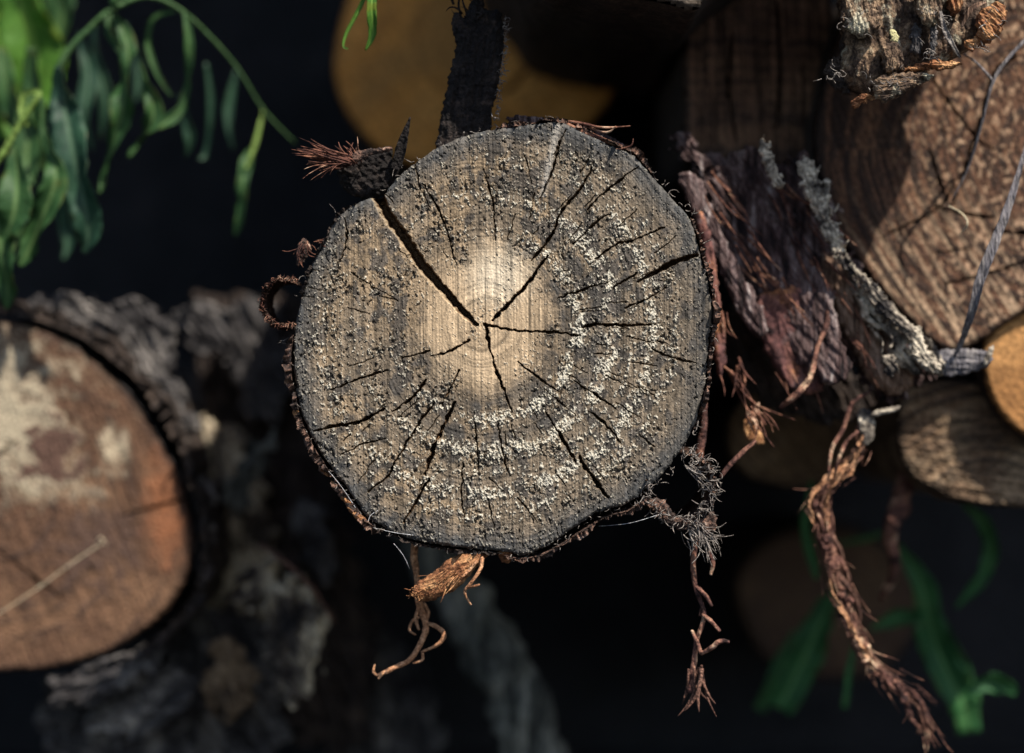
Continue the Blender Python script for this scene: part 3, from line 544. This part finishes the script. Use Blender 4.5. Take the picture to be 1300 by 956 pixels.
tag(tubes('twig', None, [([(1312,40,.05),(1275,80,.045),(1258,110,.045),(1248,150,.05),(1230,210,.06),(1208,255,.068)], [2.6,2.6,2.4,2.,1.6,.8]), ([(1262,104,.045),(1240,80,.05),(1220,66,.055)], [2,1.5,1])], M['sliver'], 6, .2), 'thin forked twig across the top of the right log face', 'twig')
tag(tubes('straw', None, [([(1205,262,.06),(1222,272,.052),(1228,285,.05),(1218,298,.055)], [1.2,1.4,1.2,.7])], M['straw'], 5), 'small curled straw on the right log face', 'straw')
# lichened bark butt at the top right
chunk = thing('bark_butt', P(1160, 130, .05), 'crumbly lichened butt of bark hanging into the top right corner', 'bark')
slab('core', chunk, [(990,-540),(1000,-300),(1062,-60),(1064,0),(1068,50),(1064,90),(1085,120),(1130,118),(1180,92),(1220,70),(1252,48),(1270,15),(1285,-40),(1322,-90),(1296,-150),(1346,-215),(1302,-290),(1350,-380),(1300,-540)], .02, 70, M['bark_moss'], 1.3, 10, math.radians(80), 7, 14, 12, seed=90., flat=.2)  # unseen upper sheet added above the view to shade the right and split logs
for k, (oo, dd, th, mt, g) in enumerate([([(1064,-30),(1100,-30),(1112,0),(1118,30),(1108,46),(1090,48),(1074,38),(1066,10)], -.002, 24, 'bark_moss', 1.5), ([(1118,56),(1142,58),(1148,88),(1140,92),(1122,90)], .0, 18, 'bark_moss', 1.6),
    ([(1108,100),(1130,94),(1160,92),(1185,96),(1160,112),(1140,124),(1122,130),(1110,122)], .0, 16, 'bark_moss', -.2), ([(1140,92),(1170,78),(1200,76),(1222,80),(1210,88),(1170,90)], .002, 12, 'bark_orange', -.1), ([(1080,128),(1096,118),(1114,122),(1100,130),(1084,138)], .004, 8, 'bark_orange', -.3),
    ([(1160,-20),(1200,-20),(1196,18),(1180,34),(1165,18)], -.004, 20, 'bark_moss', 1.4), ([(1196,-30),(1222,-30),(1222,8),(1206,18)], .0, 14, 'bark_orange', 1.4), ([(1240,20),(1262,4),(1278,10),(1274,36),(1258,54),(1242,50)], .0, 18, 'bark_orange', .8), ([(1226,50),(1250,46),(1250,58),(1230,64)], .002, 8, 'bark_orange', 0),
    ([(1045,92),(1058,72),(1078,80),(1082,112),(1076,122),(1054,108)], .02, 18, 'bark_dark', .3), ([(1066,52),(1084,50),(1088,80),(1072,86)], .02, 14, 'bark_dark', .9), ([(1156,34),(1166,30),(1170,62),(1160,72),(1154,60)], .0, 10, 'bark_grey', 1.5), ([(1182,30),(1190,30),(1188,68),(1180,72)], -.002, 8, 'bark_grey', 1.6)]):
    slab('bark_plate', chunk, oo, dd, th, M[mt], 1.05, 6, g, 6, 8, 6, seed=91 + k, smooth=False)
ribbon('splinter', chunk, [(1194,14,-.012),(1200,38,-.014),(1210,58,-.012),(1219,73,-.008)], [3,7,6,3], M['fibre_grey'], .4, .3, .2, 2)
ribbon('splinter', chunk, [(1221,34,-.008),(1228,18,-.01),(1238,8,-.01),(1252,2,-.006)], [2,7,7,2], M['splinter'], .4, .3, .2, 2)
slab('lichen_flake', chunk, [(1125,56),(1131,48),(1128,40),(1134,37),(1141,47),(1139,55),(1131,52)], -.018, 3, M['lichen'], .8, 1, None, 2, 5, 5)
cf = sum([fibres((x, y), random.uniform(0, 6.28), 10, 14, 2., .7, .5, 8, -.006) for x, y in [(1080,30),(1110,110),(1140,100),(1200,30),(1185,70),(1262,30),(1175,10),(1240,55),(1060,95)]], [])
tag(tubes('bast_tuft', chunk, cf, M['fibre_grey'], 4, sub=3), kind='stuff')
# shaded split log left of it
log('shaded split log with upright brown grain left of the bark butt', [(868,60),(870,120),(872,190),(900,206),(950,202),(1000,212),(1046,196),(1060,120),(1056,20),(1040,-60),(960,-90),(890,-50)], .14, .42,
    wood_fun((960,800), 12, (.12,.066,.042), (.17,.098,.06), (.035,.023,.02), math.radians(88), None, .3, .7, 1.0, 31.), 'bark_dark', 1.8, [([(930,40),(925,110),(935,180)], 3), ([(985,0),(990,90),(985,170)], 3)], 8, 0, 19.)
# log above the frame whose lower edge just shows
log('dark log whose lower rim just enters the frame at the top', [(660,-60),(690,-30),(760,-8),(830,-2),(880,10),(895,-4),(930,-40),(1000,-90),(1040,-200),(1020,-330),(920,-430),(780,-450),(660,-400),(590,-300),(590,-160)], -.03, .6,
    wood_fun((800,-220), 9, (.12,.09,.065), (.2,.15,.1), (.05,.04,.035), 0., None, .25, .2, 1, 41.), 'bark_dark', 3.5, (), 10, 0, 23.)
# orange cut log at the right edge
log('fresh orange log peeping out under the large brown log', [(1252,430),(1250,470),(1262,510),(1290,545),(1340,565),(1400,550),(1430,490),(1420,420),(1360,370),(1300,380)], .103, .4,
    wood_fun((1345,465), 14, (.36,.17,.058), (.43,.22,.08), (.20,.09,.03), .4, None, .5, .14, .6, 51.), 'bark_dark', 2.2, (), 6, 0, 27.)
# rotting log below it
log('mottled rotting brown log under the orange one at the right', [(1146,495),(1140,540),(1148,590),(1180,620),(1230,638),(1300,644),(1380,640),(1420,590),(1390,540),(1300,500),(1250,486),(1190,482)], .125, .4,
    wood_fun((1260,700), 8, (.16,.10,.06), (.30,.21,.13), (.03,.021,.017), .15, None, .6, .3, 3.6, 61.), 'old_wood', 1.8, (), 8, 0, 29.)
log('small shaded brown log between the hanging bark and the roots', [(930,520),(925,570),(950,605),(1000,618),(1050,612),(1085,580),(1090,530),(1050,490),(980,485)], .25, .3,
    wood_fun((1000,550), 9, (.20,.13,.07), (.32,.22,.13), (.06,.04,.028), .9, None, .35, .2, 2, 71.), 'bark_dark', 2.2, (), 6, 0, 33.)
log('dim brown log low at the right behind the twisted root', [(935,760),(945,715),(985,680),(1050,668),(1120,690),(1160,740),(1160,800),(1120,850),(1040,862),(970,835)], .44, .2,
    wood_fun((1050,765), 12, (.07,.04,.025), (.11,.065,.036), (.035,.022,.016), .3, None, .2, .1, 1, 81.), 'bark_dark', 2.6, (), 6, 0, 35.)
# ------------------------------------------------------------------ torn bark between the logs at the right
tb = thing('hanging_bark', P(990, 500, .1), 'reddish torn sheet of bark hanging right of the sharp log', 'bark')
slab('bark_sheet', tb, [(852,168),(884,182),(905,214),(932,196),(960,178),(984,214),(1012,196),(1046,226),(1066,290),(1096,350),(1150,430),(1188,474),(1150,502),(1110,500),(1060,440),(1000,410),(950,340),(900,260)], .082, 18, M['bark_strip'], 1.7, 13, math.radians(55), 30, 20, 8, seed=115., smooth=False)
slab('bark_sheet', tb, [(900,380),(960,400),(1010,460),(1080,470),(1110,510),(1070,540),(1010,530),(950,500),(905,450)], .12, 18, M['bark_dark'], 1.8, 12, math.radians(60), 14, 16, 9, seed=116., smooth=False)
tag(tubes('bast_tuft', tb, sum([fibres((x, y), .95, 5, 70, .12, 1.3, .08, 9, .062) for x, y in [(890,230),(915,260),(940,300),(960,330),(985,350),(1010,300),(1040,330),(1060,380),(980,240),(1030,270),(1085,430),(1000,460)]], []), M['fibre_red'], 5, sub=4), kind='stuff')
slab('bark_sheet', tb, [(880,205),(910,190),(945,215),(975,260),(1010,315),(1050,360),(1062,420),(1075,470),(1050,490),(1015,470),(985,430),(950,380),(915,320),(890,260)], .072, 16, M['bark_strip'], 1.6, 10, math.radians(55), 8, 14, 11, (.3, .1), seed=110.)
slab('bark_sheet', tb, [(955,385),(1000,362),(1032,372),(1045,410),(1050,460),(1040,500),(1000,492),(975,450)], .066, 18, M['bark_red'], 1.5, 6, math.radians(70), 6, 14, 12, seed=111.)
slab('bark_sheet', tb, [(860,225),(885,222),(915,290),(945,350),(975,410),(962,430),(935,395),(905,330),(875,265)], .058, 12, M['bark_strip'], 1.4, 7, math.radians(60), 6, 12, 9, seed=112.)
slab('bark_sheet', tb, [(884,270),(900,285),(910,340),(918,400),(922,460),(912,480),(904,430),(898,360)], .05, 10, M['bark_red'], 1.4, 5, math.radians(82), 5, 12, 9, seed=113.)
slab('bark_sheet', tb, [(925,205),(965,195),(1010,240),(1050,310),(1075,400),(1060,420),(1030,360),(985,295),(945,240)], .12, 14, M['bark_dark'], 1.8, 8, math.radians(55), 6, 14, 10, seed=114.)
tubes('bast_strand', tb, [([(905,215,.08),(930,250,.075),(955,290,.075),(985,325,.08)], [1.5,2.4,2.2,1.2]), ([(1028,340,.07),(1048,375,.06),(1050,410,.055),(1038,440,.05),(1028,480,.045),(1008,503,.045),(990,518,.05)], [2,3.5,3.5,3,4,5,2])], M['root'], 7, .3)
tag(tubes('bast_tuft', tb, fibres((930,465), 1.2, 9, 70, .22, 1.7, .12, 8, .05) + fibres((955,520), 1.1, 12, 50, .35, 2.0, .15, 6, .05) + fibres((918,400), 1.4, 7, 60, .2, 1.5, .1, 6, .05), M['fibre_red'], 6, .2 if False else 0., sub=4), kind='stuff')
slab('bark_flake', tb, [(945,535),(956,530),(968,548),(972,565),(955,562),(945,555)], .06, 6, M['bark_orange'], 1.4, 3, 1.2, 4)

# ------------------------------------------------------------------ roots
rt = thing('twisted_root', P(1160, 870, .1), 'thick twisted red brown root hanging down at the lower right', 'root')
path = [(1098,522),(1096,552),(1085,585),(1058,612),(1042,640),(1046,680),(1058,715),(1066,745),(1080,780),(1092,815),(1112,845),(1138,866),(1162,892),(1176,930)]
ps = spline(path, 6); st = []
for s_ in range(4):
    pts, rads = [], []
    for i, (x, y) in enumerate(ps[::2]):
        t = i*.55 + s_*1.57; w = (8 + 5*math.sin(i*.33 + s_*1.3))*(.8 if i < 12 else 1.1)
        pts.append((x + w*math.cos(t), y + w*.4*math.sin(t), .075 + w*.0004*math.sin(t) + .00025*i)); rads.append((3.7 + 1.7*math.sin(i*.7 + s_*2))*(.8 if i < 12 else 1.15))
    st.append((pts, rads))
for s_ in range(4): tubes('root_strand', rt, [(st[s_][0], [v*.72 for v in st[s_][1]])], M['root'] if s_ % 2 else M['root_dark'], 8, .6, sub=3)
for s_ in range(7):                              # flat frayed strips of root bark
    i0 = random.randrange(0, len(ps) - 26); n_ = random.randrange(16, 26); ox = random.gauss(0, 7); pp = [(x + ox + 6*math.sin(k*.7 + s_), y, .066 + .004*math.sin(k*.5 + s_)) for k, (x, y) in enumerate(ps[i0:i0 + n_:3])]
    w_ = [2] + [random.uniform(5, 11) for _ in pp[2:]] + [1.2]; ribbon('root_bark', rt, pp, w_, M[random.choice(('root', 'root', 'root_light', 'root_dark'))], .5, .8, 1.1, 1.2, 5, s_*3.1)
kn = []
for i in range(34):
    j = random.randrange(20, len(ps) - 4); x, y = ps[j]; a = random.choice((math.atan2(*(ps[j+3] - ps[j])[::-1]) + random.gauss(0, .5), random.uniform(0, 6.28))); L = random.uniform(4, 14); r_ = random.uniform(1.5, 6); x += random.gauss(0, 5)
    kn.append(([(x, y, .072), (x + L*.6*math.cos(a), y + L*.6*math.sin(a), .067), (x + L*math.cos(a + .5), y + L*math.sin(a + .5), .066)], [r_, r_, r_*.4]))
tag(tubes('root_hairs', rt, sum([fibres(tuple(ps[j]), math.atan2(*(ps[min(j+3, len(ps)-1)] - ps[j-1])[::-1]), 3, 40, .22, .8, .10, 8, .07) for j in range(8, len(ps), 2)], []), M['root'], 4, sub=3), kind='stuff')
tag(tubes('root_knot', rt, kn, M['root'], 7, .5, sub=2), kind='stuff')
tubes('root_strand', rt, [([(1090,548,.06),(1075,560,.06),(1064,585,.06),(1058,610,.065)], [2,2.4,2.4,1.5]), ([(1104,498,.06),(1082,512,.06),(1070,545,.062),(1056,570,.06),(1052,600,.06)], [1.5,3,3,2.6,1.5])], M['root'], 7, .3)
slab('bark_flake', rt, [(1105,530),(1110,520),(1130,516),(1144,514),(1140,521),(1122,528)], .06, 7, M['white_fibre'], 1.3, 3, -.2, 3)
slab('bark_flake', rt, [(1088,525),(1094,518),(1108,524),(1112,540),(1106,562),(1094,566),(1090,545)], .064, 12, M['white_fibre'], 1.3, 4, 1.4, 4)
r2 = tubes('root', None, [([(1140,560,.16),(1150,600,.16),(1142,640,.15),(1130,680,.15),(1136,720,.16),(1118,760,.18)], [5,9,14,9,7,4]), ([(1150,640,.15),(1135,660,.145),(1125,690,.15)], [6,12,5])], M['root'], 9, .5)
tag(r2, 'knobbly reddish root hanging behind the thick twisted one', 'root')
r3 = thing('hanging_root', P(880, 866, .04), 'thin forked root hanging below the torn collar of the sharp log', 'root')
tubes('root_strand', r3, [([(884,680,.02),(880,715,.02),(884,750,.02),(894,780,.018),(884,815,.02),(880,850,.02),(876,880,.02)], [4,3.6,3.2,3,3,4,5]), ([(884,745,.02),(895,755,.016),(904,770,.015)], [2.6,2.8,2]), ([(892,780,.018),(904,790,.014),(914,802,.012)], [2.6,2.6,2]), ([(890,830,.016),(904,822,.012),(914,814,.01),(926,815,.01)], [2.6,3.4,3.6,2]), ([(878,800,.02),(886,818,.018),(890,830,.016)], [2,3,2]), ([(892,765,.02),(888,782,.02)], [1.5,1.5]), ([(900,700,.02),(905,715,.02),(902,730,.02)], [3,3,2])], M['root'], 7, .35)
tag(tubes('root_hairs', r3, fibres((884,846), 1.57, 9, 60, .22, 2.6, .18, 6, .02), M['root_dark'], 6, .4, sub=4), kind='stuff')
tubes('root_strand', r3, [([(895,510,.03),(893,545,.03),(888,580,.03),(890,600,.03)], [3,5,5,3]), ([(960,560,.03),(945,572,.028),(925,592,.026),(915,606,.025)], [2,3.4,3.4,2.4])], M['root'], 7, .3)
r4 = tubes('hanging_root', None, [([(528,680,.03),(526,705,.03),(530,740,.03),(532,765,.03),(540,790,.03),(538,808,.028),(522,836,.026),(500,848,.024),(478,858,.022)], [4,4.5,4,4.5,4,4,3.4,3.4,2]), ([(534,765,.03),(528,785,.03),(532,800,.03)], [2.4,2.4,1.5]), ([(538,790,.03),(555,796,.026),(564,806,.022),(556,818,.022),(535,828,.026)], [2,3,3,2.6,1.6]),
    ([(536,782,.03),(524,788,.03),(520,800,.028),(528,806,.028)], [1.4,1.8,1.8,1]), ([(536,828,.026),(536,838,.026),(524,842,.024)], [1.8,1.8,1.4]), ([(478,858,.022),(474,852,.022),(476,843,.022)], [2,2,1.2]), ([(486,854,.022),(480,862,.022)], [2.4,1.6]), ([(538,765,.03),(544,778,.03),(540,792,.03)], [1.8,2,1.4])], M['root_light'], 8, .3)
tag(r4, 'looped orange root strand dangling under the sharp log', 'root')

# ------------------------------------------------------------------ bark litter and branch, lower left and middle
bs = thing('bark_heap', P(330, 900, .3), 'dim mottled heap of old bark filling the gap left of the sharp log', 'bark')
for k, (oo, dd, mt, g) in enumerate([([(250,380),(330,370),(400,400),(420,500),(430,620),(400,700),(330,690),(280,620),(255,500)], .33, 'bark_dark', 1.5), ([(230,560),(290,540),(330,600),(350,700),(340,800),(280,830),(240,760)], .29, 'bark_pale', 1.3), ([(330,660),(400,640),(450,700),(480,800),(470,920),(400,950),(340,880)], .31, 'bark_dark', 1.2),
      ([(200,800),(280,770),(340,800),(360,900),(340,990),(230,1000),(190,900)], .26, 'bark_grey', 1.), ([(60,870),(160,840),(230,880),(250,980),(140,1010),(60,960)], .25, 'bark_grey', .2), ([(400,820),(470,790),(540,850),(560,960),(440,1000),(390,920)], .34, 'bark_grey', 1.4), ([(290,400),(350,380),(372,450),(350,540),(300,500)], .30, 'bark_grey', 1.2)]):
    slab('bark_sheet', bs, oo, dd, 26, M[mt], 2.4, 26, g, 34, 30, 14, seed=150 + k, smooth=False)
for k, (oo, dd, th, mt, g, lab) in enumerate([
    ([(340,760),(356,738),(385,735),(404,760),(412,800),(404,850),(380,890),(352,880),(338,830)], .20, 50, 'bark_pale', 1.3, 'pale blotched bark lump low beside the looped root'),
    ([(262,840),(275,815),(305,815),(320,840),(322,890),(290,915),(262,895)], .21, 46, 'old_wood', 1.2, 'round brown bark knob at the bottom left of the pale lump'),
    ([(285,752),(310,725),(345,712),(362,728),(352,760),(318,775)], .22, 30, 'bark_pale', -.4, 'grey bark flake above the round brown knob'),
    ([(288,630),(300,590),(330,560),(350,555),(340,600),(318,640),(300,660)], .24, 24, 'weathered', -1., 'olive grey bark flake in the gap left of the sharp log'),
    ([(370,650),(395,632),(420,650),(432,700),(415,745),(390,720)], .27, 34, 'bark_grey', 1.2, 'grey bark piece in shadow under the sharp log'),
    ([(300,690),(330,660),(372,690),(400,745),(380,760),(340,730)], .3, 24, 'bark_dark', .8, 'dark bark piece behind the grey flakes at lower left')]):
    tag(slab('bark_piece', None, oo, dd, th*.6, M[mt], 1.8, 22, g, 24, 22, 13, seed=130 + k, smooth=False), lab, 'bark', 'loose bark at the lower left')
tag(tubes('twig', None, [([(330,690,.18),(360,712,.17),(395,745,.17),(425,790,.18)], [2,2.6,2.6,2])], M['root_dark'], 7, .3), 'thin red brown twig slanting over the bark pieces at lower left', 'twig')
tag(tubes('branch', None, [([(520,660,.30),(575,740,.28),(620,820,.26),(660,900,.25),(690,980,.25)], [26,32,36,38,38])], M['weathered'], 28, .5, sub=8), 'blurred weathered grey branch leaning up under the sharp log', 'branch')

# ------------------------------------------------------------------ leaves
sp = thing('leafy_sprig', P(0, 200, .12), 'drooping green sprig with narrow curled leaves at the top left', 'sprig')
tubes('stem', sp, [([(-30,235,0.125),(0,200,0.125),(30,150,0.125),(52,118,0.125)], [5,4.5,4.2,3.6])], M['stem'], 8, .1)
tubes('stem', sp, [([(75,85,0.145),(90,60,0.145),(115,35,0.145),(142,12,0.145),(185,-4,0.150),(225,10,0.155),(262,42,0.165),(300,85,0.175),(335,140,0.185),(375,182,0.195)], [5,4.5,4,4,3.4,3,2.4,2,1.6,1.2])], M['stem_shaded'], 8, .1)
for k, (pts, ws, mt, d, turn) in enumerate([
    ([(74,84),(80,120),(86,160),(98,215),(108,262),(112,300),(108,322)], [8,24,36,40,32,26,4], 'leaf_dark', .10, .35), ([(144,14),(160,50),(163,90),(156,130),(148,170),(136,215),(126,246)], [6,16,22,28,16,12,2], 'leaf', .115, .8),
    ([(138,15),(140,40),(152,60),(166,80)], [5,12,10,3], 'leaf', .12, .6), ([(178,80),(190,115),(194,150),(182,178),(162,200)], [5,14,20,16,3], 'leaf', .12, .9), ([(236,16),(240,60),(240,100),(232,135),(208,158),(186,172)], [6,10,10,9,14,3], 'leaf', .12, .6),
    ([(222,14),(196,24),(188,55),(198,90),(218,122)], [4,6,6,6,3], 'leaf', .125, .2), ([(52,118),(32,120),(28,145),(36,160)], [5,7,7,3], 'stem', .092, .2), ([(54,125),(55,165),(68,200),(70,230),(55,275),(38,315),(24,338)], [5,8,18,26,30,22,4], 'leaf', .095, .5),
    ([(18,185),(22,220),(20,255),(14,285),(2,310)], [6,26,36,28,4], 'leaf', .09, .3), ([(-22,230),(-5,280),(4,330),(10,362),(8,392)], [10,34,34,24,4], 'leaf', .095, .4), ([(-30,290),(0,305),(22,292),(34,262)], [3,10,9,3], 'leaf', .1, .3),
    ([(10,-40),(32,20),(44,80),(34,140),(18,185)], [30,56,66,60,10], 'leaf_bright', .19, .25), ([(-40,-30),(-5,30),(10,100),(0,180)], [30,56,50,8], 'leaf_bright', .21, .3), ([(60,-40),(80,10),(72,60)], [16,34,6], 'leaf', .22, .3),
    ([(328,178),(314,205),(308,232),(310,262),(298,300)], [4,14,12,16,3], 'leaf', .15, .6), ([(334,140),(325,180),(312,215)], [2,5,3], 'stem', .15, .1), ([(150,-14),(146,0),(142,12)], [12,10,4], 'leaf', .11, .3), ([(228,120),(240,170),(236,200)], [4,12,2], 'leaf_dark', .16, .5), ([(262,80),(268,140),(262,195),(250,200)], [4,8,8,2], 'leaf_dark', .17, .5), ([(40,60),(42,110),(34,200),(44,235)], [10,24,28,4], 'leaf', .15, .3), ([(100,40),(112,90),(108,150),(118,190)], [4,16,18,3], 'leaf_dark', .17, .6), ([(0,60),(12,120),(40,170),(52,215)], [10,30,30,5], 'leaf', .16, .5), ([(120,30),(124,80),(134,130),(128,180)], [4,14,14,3], 'leaf_dark', .19, .5), ([(-10,330),(12,300),(40,290)], [6,14,3], 'leaf_dark', .14, .4), ([(60,210),(82,260),(86,300),(80,330)], [4,16,16,3], 'leaf_dark', .18, .4), ([(160,30),(176,80),(172,130)], [4,12,3], 'leaf_dark', .2, .5), ([(300,90),(290,140),(296,190)], [3,10,3], 'leaf_dark', .2, .5)]):
    ribbon('leaf', sp, [(x, y, d + .035 + .004*math.sin(i*1.3 + k)) for i, (x, y) in enumerate(pts)], [v*1.22 for v in ws], M[mt], .45, .2, turn, .7, 7, k*2.3)
bl = thing('grass_tuft', P(470, -20, .05), 'two bright green blades hanging in at the top above the orange log', 'leaf')
ribbon('blade', bl, [(474,-30,.03),(472,10,.028),(474,42,.03),(464,64,.032)], [12,13,11,2], M['leaf_bright'], .5, .3, .3, .6, 7, 3.)
ribbon('blade', bl, [(470,-20,.03),(455,14,.034),(440,42,.036),(436,58,.036),(442,62,.036)], [4,6,4.5,3,2], M['leaf_bright'], .4, .2, .2, .6, 7, 5.)
gr = thing('grass_tuft', P(1150, 900, .26), 'blurred green blades growing at the lower right beneath the logs', 'grass')
for k, (pts, ws, d) in enumerate([([(1140,690),(1168,740),(1182,790),(1196,840),(1225,900)], [8,30,36,44,40], .24), ([(1222,640),(1250,665),(1258,700),(1240,740),(1214,772)], [5,20,22,18,4], .22), ([(1066,745),(1042,790),(1018,840),(990,900)], [10,36,44,40], .27), ([(1105,798),(1140,784),(1185,785)], [6,22,6], .25),
      ([(1030,610),(1022,660),(1030,700),(1036,735)], [4,12,16,6], .2), ([(1170,760),(1196,800),(1215,860),(1230,930)], [6,26,34,30], .27), ([(1090,800),(1078,850),(1072,900)], [4,9,9], .2), ([(1062,690),(1100,684),(1130,672)], [3,8,3], .28), ([(1230,880),(1262,862),(1290,880)], [10,30,10], .2), ([(960,900),(985,860),(1010,800)], [20,30,4], .3)]):
    ribbon('blade', gr, [(x, y, d + .003*i) for i, (x, y) in enumerate(pts)], ws, M['grass'], .5, .4, .35, .8, 7, 40 + k*1.9)
# ------------------------------------------------------------------ torn pieces of bark belong to the bark of their log
for t in [x for x in COL.objects if x.name.split('.')[0] == 'log']:
    bk = [c for c in t.children if c.name.split('.')[0] == 'bark'][0]
    for c in list(t.children):
        if c is not bk and c.name.split('.')[0].split('_')[0] in ('bark', 'bast', 'bleached', 'splinter'): c.parent = bk
